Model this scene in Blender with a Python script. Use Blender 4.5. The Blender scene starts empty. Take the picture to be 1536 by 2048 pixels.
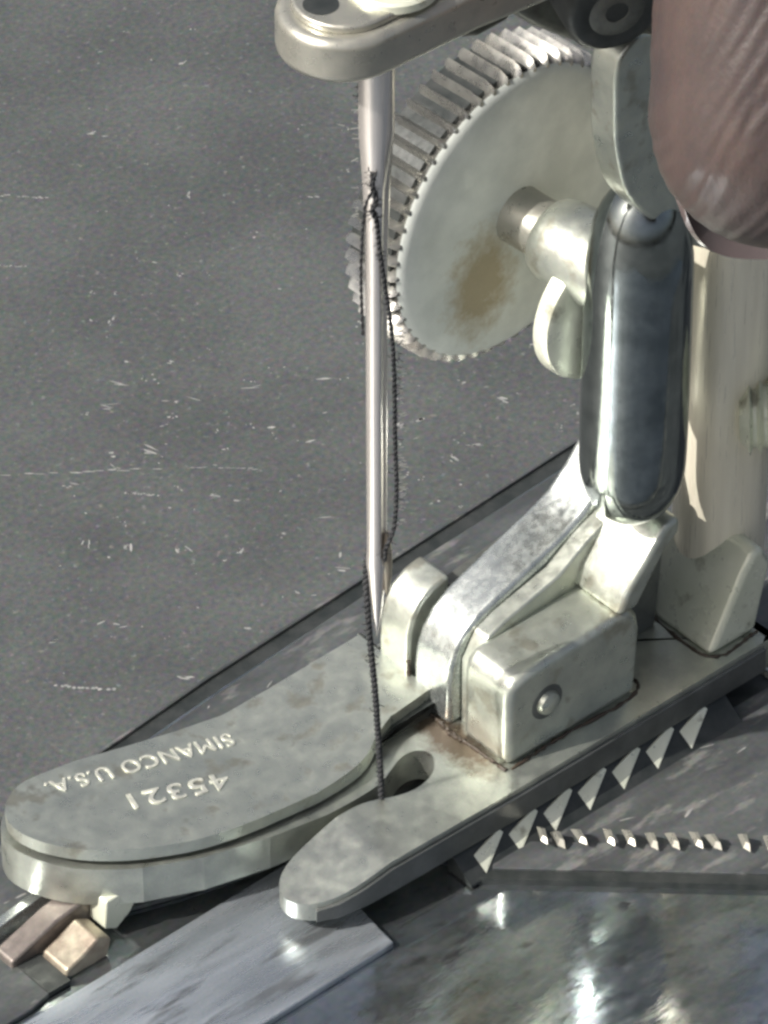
import bpy, bmesh, math, random
from mathutils import Vector, Matrix, noise
R = math.radians
rnd = random.Random(7)
sc = bpy.context.scene
sc.unit_settings.scale_length = 0.001           # one unit is one millimetre
col = sc.collection

# ---------------------------------------------------------------- camera
HX, HY = 0.656, 0.7547                          # horizontal heading of the view
PITCH, DIST = R(40.0), 400.0
fw = Vector((HX*math.cos(PITCH), HY*math.cos(PITCH), -math.sin(PITCH))).normalized()
target = Vector((0, 0, 28.4))
cam_d = bpy.data.cameras.new('camera'); cam = bpy.data.objects.new('camera', cam_d); col.objects.link(cam)
cam.location = target - fw*DIST
cam.rotation_euler = fw.to_track_quat('-Z', 'Y').to_euler()
cam_d.sensor_fit = 'VERTICAL'; cam_d.sensor_height = 24
cam_d.lens = 24*(DIST*30)/2048
cam_d.clip_start = 10; cam_d.clip_end = 9000
cam_d.dof.use_dof = True; cam_d.dof.focus_distance = 392; cam_d.dof.aperture_fstop = 9.0
sc.camera = cam
sc.cycles.filter_width = 2.8

# ---------------------------------------------------------------- light
SUN_EL = R(42)
sx, sy = -0.955, 0.29
w = bpy.data.worlds.new('World'); sc.world = w; w.use_nodes = True
nt = w.node_tree; bg = nt.nodes['Background']
sky = nt.nodes.new('ShaderNodeTexSky'); sky.sky_type = 'NISHITA'; sky.sun_disc = False
sky.sun_elevation = SUN_EL; sky.sun_rotation = math.atan2(sx, sy)
sky.air_density = 1.0; sky.dust_density = 7.0; sky.ozone_density = 0.3
hs_ = nt.nodes.new('ShaderNodeHueSaturation'); hs_.inputs['Saturation'].default_value = 0.6   # hazy air
nt.links.new(sky.outputs[0], hs_.inputs['Color']); nt.links.new(hs_.outputs[0], bg.inputs[0]); bg.inputs[1].default_value = 0.09
sd = bpy.data.lights.new('sun', 'SUN'); sd.energy = 4.2; sd.angle = R(0.53); sd.color = (1, 0.95, 0.87)
sun = bpy.data.objects.new('sun', sd); col.objects.link(sun)
sv = Vector((sx*math.cos(SUN_EL), sy*math.cos(SUN_EL), math.sin(SUN_EL)))
sun.rotation_euler = sv.to_track_quat('Z', 'Y').to_euler()
sun.location = (-80, -40, 150)
sc.view_settings.view_transform = 'Standard'; sc.view_settings.look = 'None'
sc.view_settings.exposure = 0.35; sc.view_settings.gamma = 1
sc.cycles.max_bounces = 8

# ---------------------------------------------------------------- materials
def mat(name, c1, c2=None, metal=0.0, rough=0.4, scale=0.5, stretch=(1, 1, 1), rot=(0, 0, 0), grain=0.12,
        bump=0.0, bscale=6.0, rvar=0.12, c3=None, c3at=0.62, c3scale=0.35, spec=0.5, gscale=7.0,
        spot=None, coat=0.0):
    """two-tone mottled surface with fine grain, optional third tone in patches, optional round stain"""
    m = bpy.data.materials.new(name); m.use_nodes = True
    t = m.node_tree; N = t.nodes; L = t.links
    b = N['Principled BSDF']
    tc = N.new('ShaderNodeTexCoord'); mp = N.new('ShaderNodeMapping')
    geo = N.new('ShaderNodeNewGeometry')
    L.new(geo.outputs['Position'], mp.inputs[0]); mp.inputs['Scale'].default_value = stretch
    mp.inputs['Rotation'].default_value = rot
    def nz(s, det=4, src=mp.outputs[0], r=0.55):
        n = N.new('ShaderNodeTexNoise'); n.inputs['Scale'].default_value = s
        n.inputs['Detail'].default_value = det; n.inputs['Roughness'].default_value = r
        L.new(src, n.inputs['Vector']); return n.outputs[0]
    def mr(src, a, b_, c, d):
        n = N.new('ShaderNodeMapRange'); n.clamp = True
        for i, v in zip((1, 2, 3, 4), (a, b_, c, d)): n.inputs[i].default_value = v
        L.new(src, n.inputs[0]); return n.outputs[0]
    def mix(f, A, B, blend='MIX'):
        n = N.new('ShaderNodeMix'); n.data_type = 'RGBA'; n.blend_type = blend
        if isinstance(f, float): n.inputs[0].default_value = f
        else: L.new(f, n.inputs[0])
        for i, v in ((6, A), (7, B)):
            if isinstance(v, tuple): n.inputs[i].default_value = (*v, 1)
            else: L.new(v, n.inputs[i])
        return n.outputs[2]
    c2 = c2 or tuple(x*0.75 for x in c1)
    c = mix(mr(nz(scale), 0.35, 0.65, 0, 1), c1, c2)
    if c3: c = mix(mr(nz(c3scale, 5), c3at-0.05, c3at+0.05, 0, 1), c, c3)
    if spot:
        (px, py, pz), rad, sc3, scol = spot
        vm = N.new('ShaderNodeVectorMath'); vm.operation = 'SUBTRACT'; L.new(geo.outputs['Position'], vm.inputs[0])
        vm.inputs[1].default_value = (px, py, pz)
        v2 = N.new('ShaderNodeVectorMath'); v2.operation = 'MULTIPLY'; L.new(vm.outputs[0], v2.inputs[0]); v2.inputs[1].default_value = sc3
        v3 = N.new('ShaderNodeVectorMath'); v3.operation = 'LENGTH'; L.new(v2.outputs[0], v3.inputs[0])
        ad = N.new('ShaderNodeMath'); ad.operation = 'MULTIPLY_ADD'; L.new(nz(0.9, 6, geo.outputs['Position'], 0.7), ad.inputs[0])
        ad.inputs[1].default_value = rad*1.5; L.new(v3.outputs['Value'], ad.inputs[2])
        c = mix(mr(ad.outputs[0], rad*1.25, rad*2.0, 0.85, 0), c, scol)
    if grain:
        g = N.new('ShaderNodeTexNoise'); g.inputs['Scale'].default_value = gscale; g.inputs['Detail'].default_value = 2
        L.new(geo.outputs['Position'], g.inputs['Vector'])
        gc = mix(0.45, g.outputs[1], g.outputs[0])
        c = mix(float(grain), c, gc, 'OVERLAY')
    L.new(c, b.inputs['Base Color'])
    b.inputs['Metallic'].default_value = metal
    L.new(mr(nz(scale*2.3, 5), 0.3, 0.7, max(0.03, rough-rvar), min(1, rough+rvar)), b.inputs['Roughness'])
    b.inputs['Specular IOR Level'].default_value = spec
    b.inputs['Coat Weight'].default_value = coat; b.inputs['Coat Roughness'].default_value = 0.15
    if bump:
        bn = N.new('ShaderNodeBump'); bn.inputs['Strength'].default_value = bump; bn.inputs['Distance'].default_value = 0.12
        L.new(nz(bscale, 4), bn.inputs['Height']); L.new(bn.outputs[0], b.inputs['Normal'])
    return m

M = dict(
 bed=mat('worn_grey_black_enamel', (.088, .096, .097), (.066, .072, .074), rough=.48, scale=.07, grain=.62, c3=(.135, .142, .142), c3at=.66, c3scale=1.7, gscale=2.2, bump=.35, bscale=3.2),
 plate=mat('dull_plate_steel', (.125, .136, .14), (.07, .076, .08), metal=.35, rough=.45, scale=.22, stretch=(.5, 1.6, 1), grain=.35, gscale=2.0, bump=.3, bscale=1.2, c3=(.2, .205, .2), c3scale=.5),
 slide=mat('polished_slide_plate', (.50, .54, .56), (.32, .36, .38), metal=.93, rough=.09, scale=.3, stretch=(.6, 1.5, 1), grain=.3, gscale=2, bump=.1, bscale=.6, rvar=.07, c3=(.27, .29, .3), c3at=.63, c3scale=.5),
 nickel=mat('worn_nickel', (.60, .63, .56), (.46, .49, .45), metal=.8, c3=(.40, .40, .34), c3at=.6, c3scale=.45, rough=.36, scale=.4, grain=.15, bump=.12, bscale=3),
 nickel_rust=mat('worn_nickel_rusted', (.56, .59, .53), (.42, .44, .41), metal=.85, rough=.38, scale=.4, grain=.18, bump=.12, bscale=3,
                 spot=((7.4, 1.6, 2.7), 1.9, (1.1, .36, 1.0), (.11, .065, .038))),
 dark_steel_and_shade=mat('dark_steel_and_side_shade', (.17, .18, .178), (.12, .128, .126), metal=.6, rough=.42, scale=.4, grain=.2),  # dark tone, also paints shade onto the foot's side wall
 bright=mat('bright_nickel', (.66, .70, .68), (.44, .48, .48), metal=.85, rough=.26, scale=.7, grain=.15, bump=.08, bscale=2),
 cream=mat('yellowed_nickel', (.80, .82, .70), (.68, .71, .58), metal=.3, rough=.34, scale=.3, grain=.12, bump=.1, bscale=1.5, c3=(.36, .36, .28), c3at=.64, c3scale=.5),
 chrome=mat('dark_polished_chrome', (.30, .33, .33), (.20, .225, .225), metal=.97, rough=.13, scale=.5, grain=.1, rvar=.09, bump=.09, bscale=.5),
 bar=mat('brushed_presser_bar', (.90, .85, .71), (.80, .75, .62), metal=.22, rough=.34, scale=.8, stretch=(2.5, 2.5, .12), grain=.12, bump=.1, bscale=3),
 needle=mat('needle_steel', (.93, .88, .84), (.82, .77, .73), metal=.8, rough=.22, scale=1, stretch=(3, 3, .1), grain=.04, rvar=.04),
 clamp=mat('clamp_steel', (.50, .49, .43), (.40, .40, .36), metal=.7, rough=.34, scale=.4, grain=.12, bump=.1, bscale=3),
 knurl=mat('knurled_steel', (.46, .46, .43), (.32, .32, .31), metal=.85, rough=.3, scale=.5, grain=.15),
 face=mat('screw_face', (.76, .80, .76), (.62, .66, .63), metal=.1, rough=.45, scale=.3, grain=.12, bump=.15, bscale=2,
          spot=((17.3, 10.4, 33.2), 2.3, (.75, .2, .5), (.36, .29, .16))),
 black=mat('blackened_steel', (.03, .036, .036), (.055, .06, .06), metal=.3, rough=.4, scale=.6, grain=.2, bump=.2, bscale=2),
 grey=mat('grey_bracket_steel', (.17, .18, .165), (.10, .105, .10), metal=.5, rough=.45, scale=.5, grain=.25, bump=.2, bscale=2),
 brass=mat('tarnished_brass', (.46, .42, .33), (.30, .25, .20), metal=.6, rough=.4, scale=.6, grain=.15, bump=.1),
 brown=mat('browned_steel', (.25, .22, .20), (.17, .15, .14), metal=.5, rough=.45, scale=.8, grain=.2),
 thread=mat('black_cotton', (.022, .024, .028), (.05, .052, .055), rough=.85, scale=3, grain=.3, spec=.25),
 lint=mat('grey_lint', (.24, .25, .24), rough=.9, scale=3, grain=.2, spec=.2),
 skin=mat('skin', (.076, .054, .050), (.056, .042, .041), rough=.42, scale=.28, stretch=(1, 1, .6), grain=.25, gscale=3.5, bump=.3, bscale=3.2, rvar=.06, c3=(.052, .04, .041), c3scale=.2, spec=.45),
 nail=mat('fingernail', (.13, .10, .098), (.10, .08, .08), rough=.16, scale=.3, grain=.05, spec=.6, coat=.4),
 mark=mat('bare_scratch', (.38, .38, .37), (.24, .25, .25), metal=.2, rough=.5, scale=1, grain=.3),
 tongue=mat('pale_blue_steel', (.56, .61, .67), (.36, .40, .44), metal=.75, rough=.3, scale=.3, stretch=(.25, 1.6, 1), grain=.25, bump=.1, bscale=.5, c3=(.25, .27, .29), c3at=.6, c3scale=.5),
 stamp=mat('stamped_lettering', (.70, .71, .62), (.48, .49, .45), metal=.4, rough=.4, scale=1.6, grain=.2),
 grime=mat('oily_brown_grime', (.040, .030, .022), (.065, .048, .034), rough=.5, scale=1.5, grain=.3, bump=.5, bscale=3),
)
SK = M['skin']; SK.node_tree.nodes['Principled BSDF'].inputs['Subsurface Weight'].default_value = 0.15
SK.node_tree.nodes['Principled BSDF'].inputs['Subsurface Radius'].default_value = (1.2, .5, .3)

# ---------------------------------------------------------------- helpers
def link(name, me, m, parent=None, bevel=0.0, seg=3, smooth=True, angle=35):
    o = bpy.data.objects.new(name, me); col.objects.link(o)
    me.materials.append(m)
    if smooth:
        for p in me.polygons: p.use_smooth = True
    if bevel:
        b = o.modifiers.new('bevel', 'BEVEL'); b.width = bevel; b.segments = seg
        b.limit_method = 'ANGLE'; b.angle_limit = R(angle); b.harden_normals = True
    elif smooth:
        es = o.modifiers.new('split', 'EDGE_SPLIT'); es.split_angle = R(angle)
    if parent: o.parent = parent
    return o
def build(name, bm, m, parent=None, **k):
    bmesh.ops.recalc_face_normals(bm, faces=bm.faces)
    me = bpy.data.meshes.new(name); bm.to_mesh(me); bm.free()
    return link(name, me, m, parent, **k)
def tag(o, label=None, cat=None, group=None, kind=None):
    for k, v in (('label', label), ('category', cat), ('group', group), ('kind', kind)):
        if v: o[k] = v
    return o
def empty(name, loc=(0, 0, 0)):
    o = bpy.data.objects.new(name, None); col.objects.link(o); o.empty_display_size = 2
    o.location = loc
    return o
def adopt(root):
    """children were modelled in place: keep them where they are under an Empty that has a location"""
    for c in root.children: c.matrix_parent_inverse = Matrix.Translation(-Vector(root.location))
def smooth_outline(pts, n=6, closed=True):
    full = []
    for i, a in enumerate(pts):                                      # keep long straight edges straight
        b = pts[(i+1) % len(pts)]; full.append(a); l = math.hypot(b[0]-a[0], b[1]-a[1])
        if l > 3.6 and n == 3:
            for t in (.45/l, 1-.45/l): full.append((a[0]+(b[0]-a[0])*t, a[1]+(b[1]-a[1])*t))
    pts = full; out = []; k = len(pts)
    for i in range(k):
        p0, p1, p2, p3 = (Vector(pts[(i+j) % k]) for j in (-1, 0, 1, 2))
        for s in range(n):
            t = s/n
            out.append(tuple(0.5*((2*p1)+(-p0+p2)*t+(2*p0-5*p1+4*p2-p3)*t*t+(-p0+3*p1-3*p2+p3)*t*t*t)))
    return out
def slab(outline, z0, z1, cuts=(), zf=None):
    """horizontal outline extruded from z0 to z1, bisected along X, then lifted by zf(x, y, top)"""
    bm = bmesh.new()
    vs = [bm.verts.new((x, y, z0)) for x, y in outline]
    f = bm.faces.new(vs)
    r = bmesh.ops.extrude_face_region(bm, geom=[f])
    for v in [g for g in r['geom'] if isinstance(g, bmesh.types.BMVert)]: v.co.z = z1
    for c in cuts:
        bmesh.ops.bisect_plane(bm, geom=bm.verts[:]+bm.edges[:]+bm.faces[:], plane_co=(c, 0, 0), plane_no=(1, 0, 0))
    if zf:
        for v in bm.verts: v.co.z += zf(v.co.x, v.co.y, v.co.z > (z0+z1)/2)
    return bm
def prism(profile, y0, y1, shear=0.0):
    """outline in the XZ plane extruded from y0 to y1"""
    bm = bmesh.new()
    a = [bm.verts.new((x, y0, z)) for x, z in profile]
    b = [bm.verts.new((x, y1, z)) for x, z in profile]
    bm.faces.new(a); bm.faces.new(b[::-1])
    for i in range(len(a)):
        j = (i+1) % len(a); bm.faces.new((a[i], b[i], b[j], a[j]))
    return bm
def frame(axis):
    a = Vector(axis).normalized()
    u = a.cross(Vector((0, 0, 1)));  u = u.normalized() if u.length > 1e-3 else Vector((1, 0, 0))
    return a, u, a.cross(u).normalized()
def lathe(center, axis, prof, n=64, rad=None):
    """prof: (radius, distance along axis); rad(i, k, r) may modulate the radius"""
    a, u, v = frame(axis); c = Vector(center); bm = bmesh.new(); rings = []
    for k, (r, h) in enumerate(prof):
        ring = []
        if r < 1e-6: ring = [bm.verts.new(c+a*h)]
        else:
            for i in range(n):
                rr = rad(i, k, r) if rad else r
                t = 2*math.pi*i/n
                ring.append(bm.verts.new(c+a*h+(u*math.cos(t)+v*math.sin(t))*rr))
        rings.append(ring)
    for p, q in zip(rings, rings[1:]):
        if len(p) == 1 and len(q) == 1: continue
        for i in range(n):
            j = (i+1) % n
            if len(p) == 1: bm.faces.new((p[0], q[i], q[j]))
            elif len(q) == 1: bm.faces.new((p[i], p[j], q[0]))
            else: bm.faces.new((p[i], p[j], q[j], q[i]))
    for ring in (rings[0], rings[-1]):
        if len(ring) > 1: bm.faces.new(ring)
    return bm
def catmull(pts, n=10):
    P = [Vector(p) for p in pts]; P = [P[0]*2-P[1]]+P+[P[-1]*2-P[-2]]; out = []
    for i in range(1, len(P)-2):
        for s in range(n):
            t = s/n; a, b, c, d = P[i-1:i+3]
            out.append(0.5*((2*b)+(c-a)*t+(2*a-5*b+4*c-d)*t*t+(-a+3*b-3*c+d)*t*t*t))
    out.append(P[-2]); return out
def tube(bm, path, r, n=8):
    rings = []
    for i, p in enumerate(path):
        d = (path[min(i+1, len(path)-1)]-path[max(i-1, 0)]).normalized()
        u = d.cross(Vector((0.3, 0.9, 0.1))).normalized(); v = d.cross(u)
        rr = r(i/len(path)) if callable(r) else r
        rings.append([bm.verts.new(p+(u*math.cos(2*math.pi*k/n)+v*math.sin(2*math.pi*k/n))*rr) for k in range(n)])
    for a, b in zip(rings, rings[1:]):
        for k in range(n): bm.faces.new((a[k], a[(k+1) % n], b[(k+1) % n], b[k]))
    bm.faces.new(rings[0]); bm.faces.new(rings[-1])

# ---------------------------------------------------------------- the setting: machine bed and plates
bm = bmesh.new()
bmesh.ops.create_grid(bm, x_segments=2, y_segments=2, size=1500)
bmesh.ops.translate(bm, verts=bm.verts, vec=(0, 0, -2.3))
bed = tag(build('machine_bed', bm, M['bed'], smooth=False), kind='structure')

bm = bmesh.new()                                                     # chips and scratches in the enamel
rt = Vector((0.7547, -0.656, 0)); fd = Vector((.656, .7547, 0))
def sliver(x, y, ln, wd, ang, z=-2.294):
    d = (rt*math.cos(ang)+fd*math.sin(ang)); s = Vector((-d.y, d.x, 0)); c = Vector((x, y, z)); k = rnd.randint(5, 8)
    vs = []
    for i in range(k):
        t = 2*math.pi*i/k; e = rnd.uniform(.6, 1.15)
        vs.append(bm.verts.new(c+d*math.cos(t)*ln*.5*e+s*math.sin(t)*wd*.5*e))
    bm.faces.new(vs)
def long_scratch(x0, y0, x1, y1, wd):
    n = 14
    for i in range(n):
        t = (i+.5)/n
        if rnd.random() < .12: continue
        sliver(x0+(x1-x0)*t+rnd.uniform(-.1, .1), y0+(y1-y0)*t+rnd.uniform(-.1, .1), 1.25*math.hypot(x1-x0, y1-y0)/n, wd*rnd.uniform(.5, 1.1), math.atan2(0, 1)+rnd.uniform(-.02, .02))
long_scratch(5.0, 49.8, 14.9, 42.3, .16); long_scratch(16.4, 41.2, 20.8, 37.0, .13)
long_scratch(21.0, 70.1, 22.7, 68.4, .22); long_scratch(26.7, 77.3, 29.3, 74.5, .2)
long_scratch(10.8, 42.0, 12.6, 40.1, .28); long_scratch(-6.7, 28.5, -3.7, 25.3, .4)
for i in range(300):
    a = rnd.uniform(-24, 30); b = rnd.uniform(18, 100)
    if rnd.random() < .45: b = rnd.uniform(18, 55)
    p = rt*a+fd*b
    if p.y < 22.5: continue
    l = rnd.choice((.2, .25, .3, .4, .5, .9, 1.5))*rnd.uniform(.7, 1.2)*(.8 if b > 55 else 1)
    an = rnd.gauss(0, .15) if rnd.random() < .6 else rnd.uniform(-1.6, 1.6)
    for q in range(rnd.choice((1, 1, 2, 3))):
        sliver(p.x+rnd.gauss(0, .25), p.y+rnd.gauss(0, .25), l*rnd.uniform(.4, 1), rnd.uniform(.08, .3), an+rnd.gauss(0, .2))
marks = tag(build('paint_scratch', bm, M['mark'], smooth=False), kind='stuff'); marks.parent = bed

sp = slab([(-90, -90), (95, -90), (95, 24.5), (39, 22.6), (2, 20.2), (-8, 19.2), (-30, 17.0), (-90, 13)], -4, -1.9)
slide = tag(build('slide_plate', sp, M['slide'], bevel=.25), 'polished steel slide plate reflecting the bar and foot along the bottom edge', 'plate')
sp = slab([(5.0, -9.7), (17.1, -20.9), (48, -50), (95, -50), (95, 23.9), (39, 22.0), (19.4, 21.0), (2.1, 19.6), (-8, 18.6), (-29, 16.3), (-90, 12.4), (-90, 2.5), (-29, 3.0), (-24.5, 4.0), (-21, 7.4), (-14, 5), (-5, 3), (0, -3), (3.5, -5)], -1.88, -1.5)
nplate = tag(build('needle_plate', sp, M['plate'], bevel=.12), 'dull mottled steel needle plate lying under the presser foot', 'plate')
bm = bmesh.new()                                                     # scuffs on the needle plate
for i in range(160):
    x = rnd.uniform(-30, 40); y = rnd.uniform(-45, 20)
    if y < 5 and not (y > -9 - (x-5)*.92 and x > 4): continue
    sliver(x, y, rnd.uniform(.3, 1.6), rnd.uniform(.08, .25), rnd.gauss(.65, .25), z=-1.494)
o = build('scuff_mark', bm, M['mark'], nplate, smooth=False); tag(o, kind='stuff')

# groove bead along the edge of the plate
gl = [(95, 24.5), (39, 22.6), (2, 20.2), (-8, 19.2), (-30, 17.0), (-90, 13)]
def band(y0, y1, z0, z1): return slab([(x, y+y0) for x, y in gl]+[(x, y+y1) for x, y in gl[::-1]], z0, z1)
build('edge_channel', band(.02, 1.3, -2.4, -2.2), M['black'], slide)
build('edge_bead', band(1.32, 1.62, -2.4, -1.95), M['plate'], slide, bevel=.08)

build('tongue', slab([(-6.3, -8.3), (-5.0, 2.6), (-60, 1.8), (-60, -9.0)], -1.95, -1.35), M['tongue'], slide, bevel=.15)
# ---------------------------------------------------------------- presser foot
foot = tag(empty('presser_foot', (8, 0, 0)), 'worn nickel presser foot with a long stamped toe, hinge block and strap', 'presser foot')
def tilt(x): return max(0, (-4-x))
def zf_sole(x, y, top):
    if y > 1.1 and x < -4: return (tilt(x)*.085 if top else tilt(x)*.05)
    if x < -4: return -.20*tilt(x)*(1 if top else .06)
    if y > 1.95 and x < 5 and not top: return .0
    return 0
sole = [(31.6, -5.2), (31.0, -5.6), (8, -5.6), (-3.7, -5.4), (-6.5, -5.25), (-8.4, -4.9), (-9.8, -4.2), (-10.7, -3.2), (-10.9, -2.0), (-10.3, -.9), (-9.2, -.2), (-7.5, .2), (-4, .5), (-1.8, .4), (-.4, -.1),
        (1.0, -.7), (2.6, -.9), (4.2, -.4), (5.2, .7), (5.2, 1.5), (4.6, 2.1), (3.6, 2.2), (2.4, 1.8), (1.2, 1.3), (0, 1.05), (-2, 1.0), (-4.3, 1.1), (-9, 1.6),
        (-14, 2.7), (-18.2, 4.4), (-20.2, 5.7), (-21.9, 7.2), (-23.2, 9.2), (-23.8, 11.4), (-23.4, 13.1), (-22.3, 14.3), (-20.8, 15.0), (-19, 15.2), (-15.5, 14.9), (-11.7, 14.1), (-4, 12.8), (9, 12.4), (24, 11.0), (31.6, 8)]
build('sole', slab(smooth_outline(sole, 3), .0, 2.7, (-9.5, -8, -6, -4, 2, 8), zf_sole), M['nickel_rust'], foot, bevel=.28)
rail = [(31.2, -5.86), (8, -5.86), (-3.7, -5.66), (-6.5, -5.5), (-8.5, -5.15), (-10.0, -4.4), (-9.6, -4.0), (-6.4, -5.0), (-3.7, -5.15), (8, -5.35), (31.2, -5.35)]  # outline of the painted shade along the sole's side wall
build('side_shade', slab(rail, .06, 2.2, (-8, -6, -4), lambda x, y, top: -.20*tilt(x)*(1 if top else .06)), M['dark_steel_and_shade'], foot, bevel=.08)  # dark strip over the nickel wall, its shade put into the colour
def zf_top(x, y, top): return tilt(x)*.10+(max(0, x+4.3)*.055 if top else 0)
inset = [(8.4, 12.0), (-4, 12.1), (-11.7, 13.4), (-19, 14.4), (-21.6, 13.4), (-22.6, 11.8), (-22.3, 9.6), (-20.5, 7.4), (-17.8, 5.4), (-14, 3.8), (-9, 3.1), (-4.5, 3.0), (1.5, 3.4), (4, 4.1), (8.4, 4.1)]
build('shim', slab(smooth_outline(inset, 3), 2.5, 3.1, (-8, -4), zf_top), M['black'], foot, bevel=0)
toe = [(8.3, 12.25), (0, 12.45), (-4, 12.65), (-8, 13.2), (-11.7, 13.9), (-15.5, 14.7), (-19, 15.0), (-20.7, 14.8), (-22.1, 14.0), (-23.1, 12.9), (-23.5, 11.3), (-23.0, 9.4), (-21.8, 7.6), (-20.2, 6.1), (-18.2, 4.8), (-16, 3.8),
       (-14, 3.1), (-11.5, 2.6), (-9, 2.35), (-4.5, 2.15), (-1.5, 2.2), (.6, 2.6), (2.4, 3.6), (4.4, 4.4), (8.3, 4.6)]
tp = build('toe_plate', slab(smooth_outline(toe, 3), 2.98, 4.0, (-14, -8, -4.3, 0), zf_top), M['nickel'], foot, bevel=.42, seg=4)
tag(tp, 'long rounded toe plate stamped with worn lettering')
# stamped writing on the toe
def lettering(body, size, a, b, lift=.02):
    """a = start of the line, b = end of the line, on the tilted toe plate"""
    cu = bpy.data.curves.new('lettering', 'FONT'); cu.body = body; cu.size = size; cu.extrude = .035; cu.bevel_depth = .03
    cu.offset = .0; cu.space_character = 1.12
    t = bpy.data.objects.new('lettering', cu); col.objects.link(t)
    bpy.context.view_layer.update()
    me = bpy.data.meshes.new_from_object(t.evaluated_get(bpy.context.evaluated_depsgraph_get()))
    bpy.data.objects.remove(t)
    xs = [v.co.x for v in me.vertices]; w_ = max(xs)-min(xs); x0 = min(xs)
    A = Vector(a); B = Vector(b); d = (B-A); L_ = d.length; d.normalize(); up = Vector((-d.y, d.x))
    for v in me.vertices:
        p = A+d*((v.co.x-x0)/w_*L_)+up*v.co.y
        v.co = Vector((p.x, p.y, 4.0+tilt(p.x)*.10+lift+v.co.z))
    bmx = bmesh.new(); bmx.from_mesh(me); bmx.verts.ensure_lookup_table(); seen = set(); k = 0
    for v0 in bmx.verts:
        if v0.index in seen: continue
        isl = {v0.index}; todo = [v0]
        while todo:
            for e_ in todo.pop().link_edges:
                for v_ in e_.verts:
                    if v_.index not in isl: isl.add(v_.index); todo.append(v_)
        seen |= isl
        cp = bmx.copy(); cp.verts.ensure_lookup_table()
        bmesh.ops.delete(cp, geom=[v_ for v_ in cp.verts if v_.index not in isl], context='VERTS')
        m2 = bpy.data.meshes.new('letter'); cp.to_mesh(m2); cp.free()
        link('letter', m2, M['stamp'], tp, smooth=False)
    bmx.free()
lettering('SIMANCO U.S.A.', 1.9, (-5.0, 10.8), (-18.9, 14.0))
lettering('45321', 2.3, (-8.0, 7.6), (-15.1, 9.7))

# the upright body: two straps with curved fronts, then the hinge block
def strap_prof(top, back, x0=8.25):
    return [(back, 2.6), (x0, 2.6), (x0, 6.0)]+top
build('outer_strap', prism(strap_prof([(8.35, 8), (8.7, 9.3), (9.4, 10.4), (10.6, 11.2), (12.2, 11.5), (12.2, 8.2), (15, 7.2), (15, 2.6)][:-1], 15), 6.95, 10.1), M['nickel'], foot, bevel=.35)
build('guide_bar', prism([(13.2, 2.6), (13.2, 9.2), (21.5, 10.4), (24, 10.4), (24, 2.6)], 6.9, 9.2), M['grey'], foot, bevel=.3)
st = build('strap', prism([(26, 2.6), (8.2, 2.6), (8.2, 6.2), (8.4, 7.8), (8.9, 9.2), (9.8, 10.4), (11.2, 11.4), (15, 12.9), (18.8, 14.3), (20.6, 15.2), (22.2, 16.7), (23.6, 18.6), (26, 18.6)], 2.45, 6.35), M['bright'], foot, bevel=.45, seg=4)
tag(st, 'bright scuffed strap rising from the sole to the shank')
build('web', prism([(22, 2.6), (9.2, 2.6), (9.2, 8.5), (10.4, 10.6), (12, 11.3), (17, 12.6), (19.6, 14.3), (22, 15.4)], .9, 2.44), M['nickel'], foot, bevel=.25)
build('hinge_block', prism([(20.6, 2.6), (8.3, 2.6), (8.3, 8.6), (8.5, 9.8), (9.3, 10.4), (10.6, 10.5), (18.6, 10.8), (19.8, 10.7), (20.6, 9.9), (20.9, 8.4)], -3.6, 1.3), M['nickel'], foot, bevel=.75, seg=3)
hp = build('hinge_pin', lathe((11.9, -3.5, 6.9), (0, 1, 0), [(0, -.75), (.5, -.7), (.85, -.5), (1.0, -.1), (1.0, .3)], 32), M['nickel'], foot)
build('pin_boss', lathe((11.9, -3.52, 6.9), (0, 1, 0), [(1.0, -.14), (1.4, -.13), (1.5, .2)], 32), M['dark_steel_and_shade'], foot)
build('saddle', prism([(18.5, 10.8), (19.2, 12.6), (22.5, 16.5), (23.2, 17.0), (24.2, 17.0), (24.2, 15.6), (22.9, 14.7), (20.3, 10.8)], -3.7, 2.3), M['nickel'], foot, bevel=.5, seg=6)
heel = build('heel_block', prism([(27.0, 2.7), (30.0, 8.8), (31.0, 10.3), (32.0, 10.2), (32.8, 8.4), (31.6, 2.7)], -4.3, 3.6), M['cream'], foot, bevel=.6, seg=5)
build('shank_root', prism([(23.0, 2.6), (24.2, 14.5), (27.5, 14.5), (26.6, 2.6)], .8, 6.0), M['dark_steel_and_shade'], foot, bevel=.4)
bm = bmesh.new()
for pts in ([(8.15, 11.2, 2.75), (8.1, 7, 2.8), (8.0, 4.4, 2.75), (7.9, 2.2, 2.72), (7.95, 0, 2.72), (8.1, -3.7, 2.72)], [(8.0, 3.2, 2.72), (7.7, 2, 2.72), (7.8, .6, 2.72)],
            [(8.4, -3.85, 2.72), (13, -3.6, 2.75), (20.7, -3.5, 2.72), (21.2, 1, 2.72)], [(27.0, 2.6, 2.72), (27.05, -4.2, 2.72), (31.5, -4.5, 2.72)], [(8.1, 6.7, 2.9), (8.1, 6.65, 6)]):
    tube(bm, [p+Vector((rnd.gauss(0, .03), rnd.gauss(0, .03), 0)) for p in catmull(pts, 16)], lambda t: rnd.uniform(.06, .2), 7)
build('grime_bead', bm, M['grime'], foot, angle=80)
# a folded bright tab under the toe tip
build('toe_tab', prism([(-20.6, 1.6), (-17.0, 1.7), (-18.6, -.6), (-19.8, -1.4), (-20.8, -.8)], 5.2, 7.0), M['cream'], foot, bevel=.15)
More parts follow.
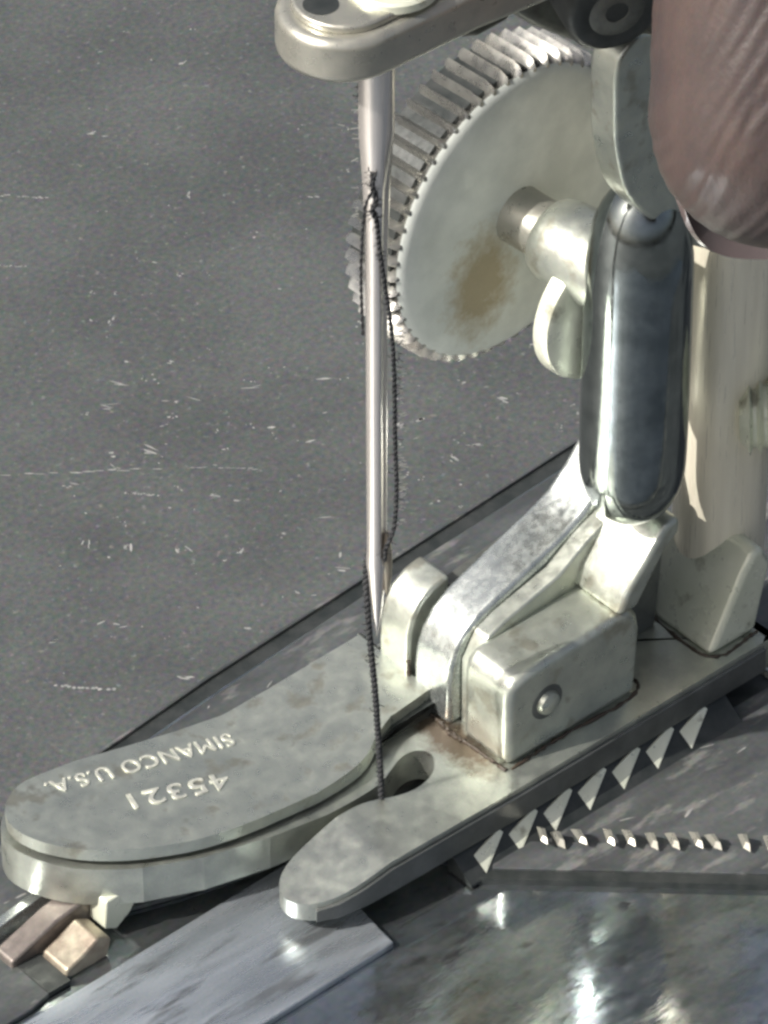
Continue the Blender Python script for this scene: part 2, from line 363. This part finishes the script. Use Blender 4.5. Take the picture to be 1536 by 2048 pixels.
# shank: the dark polished capsule that carries the foot
prof = []
RZ, ZB, ZT = 3.72, 17.1, 46.2
for i in range(9): a = i/8*math.pi/2; prof.append((RZ*math.sin(a)**.8, ZB+5.2*(1-math.cos(a))))
prof += [(RZ+.03, 25), (RZ+.03, 31), (RZ, 37)]
for i in range(9): a = i/8*math.pi/2; prof.append((RZ*math.cos(a)**.85 if i < 8 else 0, 38.6+7.2*math.sin(a)))
shank = build('shank', lathe((21.7, -1.2, 0), (0, 0, 1), prof, 64), M['chrome'], foot, angle=80)
tag(shank, 'dark polished rounded shank with a bright vertical highlight')
build('shank_flange', lathe((21.9, 3.0, 33.0), (-.02, 1, 0), [(0, -.9), (4.9, -.9), (5.4, -.7), (5.55, -.3), (5.55, .5), (5.3, .7), (0, .7)], 64), M['cream'], foot)
adopt(foot)

# ---------------------------------------------------------------- presser bar
pb = tag(empty('presser_bar', (32.7, 1.1, 9)), 'thick brushed yellowish steel presser bar standing behind the dark shank', 'bar')
build('bar_shaft', lathe((32.7, 1.1, 0), (0, 0, 1), [(3.0, 2.8), (3.35, 3.2), (3.38, 30), (3.38, 95), (3.1, 95.4)], 64), M['bar'], pb)
adopt(pb)
# screw end at the right edge of the frame
rs = tag(empty('side_screw', (36, -.5, 20)), 'small ribbed yellowish screw end at the right edge beside the bar', 'screw')
prf = []
for i in range(9): prf += [(2.3, i*.75), (2.9, i*.75+.25), (2.3, i*.75+.5)]
build('threaded_end', lathe((31.9, -1.9, 20.9), (.72, -.68, .05), [(0, -.5), (1.9, -.45)]+prf+[(0, 6.8)], 40), M['cream'], rs, angle=60)
adopt(rs)

# ---------------------------------------------------------------- knurled thumb screw
ts = tag(empty('thumb_screw', (21, 10, 37.4)), 'large knurled thumb screw with rust stained face behind the needle', 'screw')
AX = Vector((.06, -.998, .0)); CT = Vector((20.75, 10.4, 37.3)); NR = 54; SUB = 6
def kn(i, k, r):
    if k in (0, 6): return r
    ph = (i % SUB)/SUB
    return r*(1-.045*(1 if ph in (0,) or ph > .6 else 0)) if k in (1, 2, 3, 4, 5) else r
def knurl_r(i, k, r):
    c = .5+.5*math.cos(2*math.pi*(i % SUB)/SUB)
    return r-((1.25 if k < 4 else .8)*(1-c**1.9) if 1 <= k <= 5 else 0)
build('knurled_rim', lathe(CT, AX, [(10.6, -4.9), (11.4, -4.7), (11.9, -4.3), (11.9, -.8), (11.7, -.35), (11.3, -.02), (10.6, .12)], NR*SUB, knurl_r), M['knurl'], ts, angle=30)
build('groove_shade', lathe(CT, AX, [(10.0, -4.8), (11.05, -4.6), (11.1, -.75), (10.0, -.5)], 96), M['black'], ts)  # black core paints the shade between the knurl ridges
build('screw_face', lathe(CT, AX, [(11.1, -.12), (10.9, .1), (10.4, .28), (9.4, .42), (7, .5), (3, .52), (0, .52)], 96), M['face'], ts, angle=50)
build('neck', lathe(CT, AX, [(2.3, 0), (2.1, .6), (2.1, 4.3)], 40), M['clamp'], ts)
build('collar', lathe(CT, AX, [(2.3, 3.6), (2.8, 3.9), (3.05, 4.6), (3.1, 5.6), (3.1, 9.5), (2.8, 10.2)], 48), M['nickel'], ts, angle=60)
adopt(ts)

# ---------------------------------------------------------------- needle clamp
nc = tag(empty('needle_clamp', (0, 0, 66)), 'rounded steel needle clamp arm with a screw head at the top edge', 'needle clamp')
cx, cy, RR = -1.6, 2.1, 4.25
ol = []
for i in range(25):
    a = math.pi/2+math.pi*i/24; ol.append((cx+RR*math.cos(a), cy+RR*math.sin(a)))
ol += [(6, -2.35), (14, -3.2), (22, -4.6), (22, 5.0), (10, 6.2)]
build('clamp_arm', slab(ol, 66.0, 69.3), M['clamp'], nc, bevel=.7, seg=4)
o2 = [(cx+(x-cx)*.8+.2, cy+(y-cy)*.8) for x, y in ol]
build('raised_land', slab(o2, 69.2, 69.9), M['clamp'], nc, bevel=.25)
build('screw_hole', lathe((-3.2, 2.3, 69.9), (0, 0, 1), [(1.15, -.5), (1.15, .02), (0, .03)], 32), M['black'], nc)
sh = build('screw_head', lathe((1.6, 1.0, 69.9), (0, 0, 1), [(3.0, -.2), (3.0, .35), (2.8, .5), (0, .55)], 48), M['cream'], nc)
adopt(nc)

# ---------------------------------------------------------------- needle
nd = tag(empty('needle', (-.3, .3, 17)), 'bright vertical sewing needle threaded with black thread', 'needle')
NX, NY = -.32, .36
bm = lathe((NX, NY, 0), (0, 0, 1), [(.02, 17.2), (.10, 17.7), (.30, 19.3), (.48, 21.4), (.64, 23.2), (.74, 24.0), (.68, 25.0), (.68, 26.5), (.70, 32), (.72, 45), (.74, 50), (.90, 55.5), (1.16, 60), (1.18, 66.5)], 48)
for v in bm.verts:                                                  # long groove down the front and scarf above the eye
    z = v.co.z; d = Vector((v.co.x-NX, v.co.y-NY)); r = d.length
    if r < .05 or z > 58: continue
    g = Vector((.35, -.94)); c = d.normalized().dot(g)
    if c > .8 and z > 24.5: v.co.x -= d.x*.35*(c-.8)/.2; v.co.y -= d.y*.35*(c-.8)/.2
build('needle_blade', bm, M['needle'], nd, angle=60)
e = lathe((NX+.42, NY-.55, 0), (0, 0, 1), [(0, 21.0), (.17, 21.5), (.34, 23.0), (.36, 24.8), (.22, 26.2), (0, 26.9)], 16)
build('eye_rim', e, M['brass'], nd, angle=80)
build('needle_eye', lathe((NX+.30, NY-.62, 0), (0, 0, 1), [(0, 22.9), (.17, 23.3), (.2, 24.2), (.15, 24.9), (0, 25.2)], 16), M['black'], nd, angle=80)
adopt(nd)

# ---------------------------------------------------------------- thread
def P(dx, dz, t=0):                                                  # dx to the camera's right of the needle, t towards the camera
    return Vector((NX, NY, dz))+rt*dx-fd*t
def fuzzy(bm, path, r, n, ln):
    for i in range(n):
        p = path[rnd.randrange(len(path))]; d = Vector((rnd.gauss(0, 1), rnd.gauss(0, 1), rnd.gauss(0, .5))).normalized()
        q = p+d*ln*rnd.uniform(.4, 1.1); mid = p.lerp(q, .5)+Vector((0, 0, rnd.uniform(-.2, .2)))
        tube(bm, [p, mid, q], r, 3)
def thread_path(bm, pts, r=.26, pitch=1.3, plies=2, n=34):
    path = catmull(pts, n); s = 0; strands = [[] for _ in range(plies)]
    for i, p in enumerate(path):
        if i: s += (p-path[i-1]).length
        d = (path[min(i+1, len(path)-1)]-path[max(i-1, 0)]).normalized()
        u = d.cross(Vector((.31, .92, .13))).normalized(); v = d.cross(u)
        for k in range(plies):
            a = 2*math.pi*(s/pitch+k/plies); strands[k].append(p+(u*math.cos(a)+v*math.sin(a))*r*.5)
    for s_ in strands: tube(bm, s_, r*.72, 6)
    return path
tr = tag(empty('sewing_thread', (0, 0, 2)), 'black twisted thread wound past the needle and down into the toe slot', 'thread')
bm = bmesh.new()
p1 = thread_path(bm, [P(-1.0, 67, -.6), P(-1.1, 63, -.4), P(-1.0, 59.5, .2), P(-.35, 57.2, .9), P(-.1, 55, 1.15)], r=.1)
p2 = thread_path(bm, [P(-.1, 57.3, 1.0), P(-.3, 56.2, 1.05), P(.0, 55.3, 1.1), P(-.3, 54.3, 1.0), P(.0, 53.4, 1.0), P(.2, 51, .9), P(.55, 48, .95), P(.95, 44.5, .75), P(1.15, 40, .5), P(1.2, 35, .4), P(1.3, 31, .4), P(1.15, 27.5, .5), P(.65, 26, .8), P(.5, 24.6, .6)], r=.14, pitch=.9)
p3 = thread_path(bm, [P(-.5, 24.5, -.8), P(-.75, 22.6, -.5), P(-.65, 20, 0), P(-.5, 17.5, .3), P(-.15, 13, .6), P(.05, 9, .5), P(.25, 4.6, .35), P(.3, 2.2, .3), P(.3, -1.4, .2)], r=.21, pitch=.9)
p4 = thread_path(bm, [P(-.2, 56, 1.0), P(-.75, 54, .5), P(-.98, 50, .2), P(-1.0, 47, -.1), P(-.9, 43, -.5)], r=.1)
fuzzy(bm, p3, .035, 90, .55); fuzzy(bm, p2, .03, 150, .6); fuzzy(bm, p1, .03, 40, .5)
build('thread_strand', bm, M['thread'], tr, angle=80)
bm = bmesh.new()
for i in range(90):
    z = rnd.uniform(27.5, 44); p = P(1.35+rnd.gauss(0, .06), z, .45)
    q = p+rt*rnd.uniform(.1, .65)+Vector((0, 0, rnd.uniform(-.25, .4)))
    tube(bm, [p, p.lerp(q, .5)+Vector((0, 0, rnd.uniform(-.15, .2))), q], .03, 3)
for i in range(30):
    z = rnd.uniform(52, 66); p = P(-1.15, z, 0); q = p-rt*rnd.uniform(.1, .5)+Vector((0, 0, rnd.uniform(-.3, .2)))
    tube(bm, [p, p.lerp(q, .5), q], .03, 3)
tag(build('thread_fuzz', bm, M['lint'], tr), kind='stuff')
adopt(tr)

# ---------------------------------------------------------------- feed dog beside the sole
fdg = tag(empty('feed_dog', (12, -7, -1.5)), 'toothed steel feed dog showing a row of bright teeth under the foot', 'feed dog')
fb = bmesh.new(); q = [(-5.0, -.15), (-5.62, -.15), (-7.5, -1.5), (-7.5, -1.7), (-5.0, -1.7)]
va = [fb.verts.new((1.5, y, z)) for y, z in q]; vb = [fb.verts.new((27.4, y, z)) for y, z in q]
fb.faces.new(va); fb.faces.new(vb)
for i in range(5): fb.faces.new((va[i], va[(i+1) % 5], vb[(i+1) % 5], vb[i]))
build('feed_bar', fb, M['black'], fdg)
tb = bmesh.new()
V = [tb.verts.new(p) for p in ((3.3, -5.72, .15), (3.5, -5.95, -.1), (.55, -7.4, -1.45), (.1, -6.15, -.6), (.5, -5.65, -.8), (1.6, -5.65, -1.7), (.5, -6.6, -1.7))]
bmesh.ops.convex_hull(tb, input=V)
bmesh.ops.recalc_face_normals(tb, faces=tb.faces)
tme = bpy.data.meshes.new('tooth'); tb.to_mesh(tme); tb.free(); tme.materials.append(M['cream'])
for i in range(7):
    o = bpy.data.objects.new('tooth', tme); col.objects.link(o); o.parent = fdg; o.location = (2.35+i*3.26, 0, 0)
    b = o.modifiers.new('bevel', 'BEVEL'); b.width = .06; b.segments = 2
adopt(fdg)

build('end_slot', prism([(25.6, -1.49), (31.8, -1.49), (31.8, -1.44), (25.6, -1.44)], -6.0, -3.0), M['black'], nplate)
build('end_tile', prism([(31.9, -1.5), (34.2, -1.5), (34.2, -.9), (32.1, -1.0)], -5.6, -3.9), M['bright'], nplate, bevel=.1)
# ---------------------------------------------------------------- serrated strip on the plate (lower right)
ss = tag(empty('serrated_strip', (12, -14, -1.5)), 'thin serrated steel strip lying across the plate at lower right', 'strip')
a0 = Vector((5.6, -8.9, 0)); a1 = Vector((46, -46.2, 0)); d = (a1-a0).normalized(); s = Vector((-d.y, d.x, 0))
if s.dot(fd) < 0: s = -s
def strip(q0, q1, s0, s1, z0, z1):
    b_ = bmesh.new(); vs = []
    for z in (z0, z1):
        for a_, c_ in ((q0, s0), (q1, s0), (q1, s1), (q0, s1)): vs.append(b_.verts.new(a0+d*a_+s*c_+Vector((0, 0, z))))
    for f in ((0, 1, 2, 3), (4, 5, 6, 7), (0, 1, 5, 4), (1, 2, 6, 5), (2, 3, 7, 6), (3, 0, 4, 7)): b_.faces.new([vs[i] for i in f])
    return b_
build('strip_base', strip(-2.5, 55, -.2, 2.6, -1.52, -1.2), M['plate'], ss, bevel=.05)
tb = bmesh.new(); vs = []
for z, k in ((-1.2, 1), (-.62, .55)):
    for a_, c_ in ((-.28, 2.0), (.28, 1.7), (-.35, 3.3), (-.9, 3.3)): vs.append(tb.verts.new(d*a_*k+s*(2.5+(c_-2.5)*k)+Vector((0, 0, z))))
for f in ((0, 1, 2, 3), (4, 5, 6, 7), (0, 1, 5, 4), (1, 2, 6, 5), (2, 3, 7, 6), (3, 0, 4, 7)): tb.faces.new([vs[i] for i in f])
bmesh.ops.recalc_face_normals(tb, faces=tb.faces)
tme = bpy.data.meshes.new('tooth'); tb.to_mesh(tme); tb.free(); tme.materials.append(M['clamp'])
for i in range(30):
    o = bpy.data.objects.new('tooth', tme); col.objects.link(o); o.parent = ss
    p = a0+d*(.6+i*1.58); o.location = p; o.rotation_euler.z = rnd.gauss(0, .12)
    o.scale = (1, 1, rnd.uniform(.35, .85))
adopt(ss)
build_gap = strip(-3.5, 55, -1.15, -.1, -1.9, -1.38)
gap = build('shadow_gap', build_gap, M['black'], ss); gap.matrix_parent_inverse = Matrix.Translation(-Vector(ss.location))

# ---------------------------------------------------------------- brass guide under the toe
bg_ = tag(empty('brass_guide', (-24, 5, -1.5)), 'tarnished brass guide block with a dark slot below the long toe', 'guide')
build('block', prism([(-25.4, -1.9), (-21.6, -1.9), (-21.2, -.4), (-22.4, .3), (-23.9, -.5), (-25.2, -1.0)], 3.9, 6.6), M['brass'], bg_, bevel=.25)
build('side_plate', prism([(-27.6, -1.9), (-20.0, -1.9), (-20.0, -.2), (-21.4, .9), (-23.6, .5), (-27.6, -.9)], 6.9, 8.8), M['brown'], bg_, bevel=.25)
build('rail', prism([(-30, -1.9), (-21.6, -1.9), (-21.6, .3), (-22.4, .5), (-30, -.7)], 9.6, 10.4), M['bright'], bg_, bevel=.15)
build('slot', prism([(-27.2, -1.8), (-25.3, -1.8), (-25.3, -1.42), (-27.2, -1.42)], 3.4, 7.4), M['black'], bg_)
adopt(bg_)

# ---------------------------------------------------------------- bracket pieces at the top right
lug = tag(empty('bar_lug', (20, -2, 42)), 'curved grey steel lug between the knurled screw and the fingertip', 'lug')
lp = smooth_outline([(17.2, 59.0), (19.6, 60.0), (21.9, 57.0), (22.4, 50.7), (28.1, 46.5), (28.4, 39.0), (24.3, 40.5), (19.0, 46.6), (17.4, 51.0), (17.0, 55)], 5)
build('lug_plate', prism(lp, -3.4, -.8), M['nickel'], lug, bevel=.5, seg=4)
adopt(lug)
br = tag(empty('guide_bracket', (16, 4, 62)), 'dark steel bracket crossing behind the needle clamp at the top', 'bracket')
build('bracket_body', prism([(13.0, 64), (13.8, 60.8), (16.3, 58.3), (20.2, 55.2), (27, 50), (40, 50), (40, 95), (13.0, 95)], 3.4, 7.5), M['grey'], br, bevel=.8)
build('bracket_web', prism([(12.0, 64), (11.7, 58.6), (12.2, 58.0), (13.5, 57.5), (16.4, 57.6), (17, 75), (12, 75)], 6, 8.5), M['black'], br, bevel=.6)
adopt(br)
ks = tag(empty('clamp_screw', (17, -3, 63)), 'dark ringed screw end above the grey lug at the top edge', 'screw')
build('ring', lathe((16.9, -2.6, 63.6), (-.35, -.9, -.1), [(2.1, 1.3), (2.9, 1.35), (3.35, .9), (3.4, -2.5), (2.0, -2.5)], 48), M['black'], ks, angle=50)
build('screw_tip', lathe((16.9, -2.6, 63.6), (-.35, -.9, -.1), [(2.15, -1), (2.15, 1.0), (1.9, 1.3), (.8, 1.35), (.7, 1.0), (0, 1.0)], 40), M['grey'], ks, angle=50)
adopt(ks)

# ---------------------------------------------------------------- the fingertip
pr = tag(empty('person', (24, -11.5, 44)), "person's fingertip with pinkish brown creased skin hanging in front of the bar", 'person')
bm = bmesh.new(); nseg = 220; rings = []
TL = R(25); axd = (fd*math.sin(TL)+Vector((0, 0, math.cos(TL)))).normalized(); bk = (fd*math.cos(TL)-Vector((0, 0, math.sin(TL)))).normalized()
fc = Vector((15.3, -21.0, 54.9))  # underside of the fingertip
ZT0 = 44.6; H = 46.0
rows = 180
for k in range(rows+1):
    s_ = k/rows; h = H*(s_**1.35)
    a = min(1, h/9.5); rr = 8.35*math.sqrt(max(0, 1-(1-a)**2.25))
    rr *= 1+.03*math.sin(h*.09)-.05*math.exp(-((h-27)/2.2)**2)+.05*math.exp(-((h-33)/5)**2)
    ring = []
    if rr < 1e-4: rr = .02
    for i in range(nseg):
        t = 2*math.pi*i/nseg; cs, sn = math.cos(t), math.sin(t)
        wide = rr*1.0; deep = rr*.88
        pad = 1+.06*max(0, -sn)*math.exp(-((h-11)/8)**2)
        p = rt*cs*wide+bk*sn*deep*pad
        q = Vector((cs*rr*1.1+h*.35, sn*rr*.5, h*.55))
        cre = noise.noise(Vector((q.x*.45+h*.02, q.y*.3, (q.z-q.x*1.9)*.12)))
        xx = cs*rr; qp = xx*.88-h*.47; ql = xx*.47+h*.88
        ridge = (.035*math.sin(qp*5.2+3*noise.noise(Vector((qp*.3, ql*.12, 1.7)))*2)+0.05*noise.noise(Vector((qp*.9, ql*.13, 5.1))))*(1 if sn < .2 else .2)
        crease = -.09*max(0, 1-abs(noise.noise(Vector((qp*.5, ql*.07, 3.3))))*11)*(1 if sn < 0 else .2)
        kk = min(1, rr/4)
        p = p*(1+(ridge+crease)*kk/max(rr, 1))
        ring.append(bm.verts.new(fc+axd*h+p+bk*(.9*max(0, 1-h/6))+rt*(-.5+h*.035)))
    rings.append(ring)
for a_, b_ in zip(rings, rings[1:]):
    for i in range(nseg): bm.faces.new((a_[i], a_[(i+1) % nseg], b_[(i+1) % nseg], b_[i]))
bm.faces.new(rings[0]); bm.faces.new(rings[-1])
build('finger', bm, SK, pr, angle=80)
bm = bmesh.new(); g = []
for layer in (0, .45):
    for k in range(17):
        h = -2.1+k*.85
        row = []
        for i in range(33):
            u_ = (i-16)/16; t = u_*R(52)
            edge = .0 if k > 5 else 3.2*(u_**4+.3*u_**2)*(1-k/6)
            r_ = 7.3+layer-.25*max(0, 1-k/3)
            row.append(bm.verts.new(fc+rt*(math.sin(t)*r_*1.04-.5)+bk*(math.cos(t)*(r_*.86)+.35)+axd*(h+edge)))
        g.append(row)
for L0 in (0, 17):
    for k in range(16):
        for i in range(32): bm.faces.new((g[L0+k][i], g[L0+k][i+1], g[L0+k+1][i+1], g[L0+k+1][i]))
for k in range(16):
    for i in (0, 32): bm.faces.new((g[k][i], g[k+1][i], g[17+k+1][i], g[17+k][i]))
for i in range(32):
    for k in (0, 16): bm.faces.new((g[k][i], g[k][i+1], g[17+k][i+1], g[17+k][i]))
build('fingernail', bm, M['nail'], pr, angle=60)
adopt(pr)
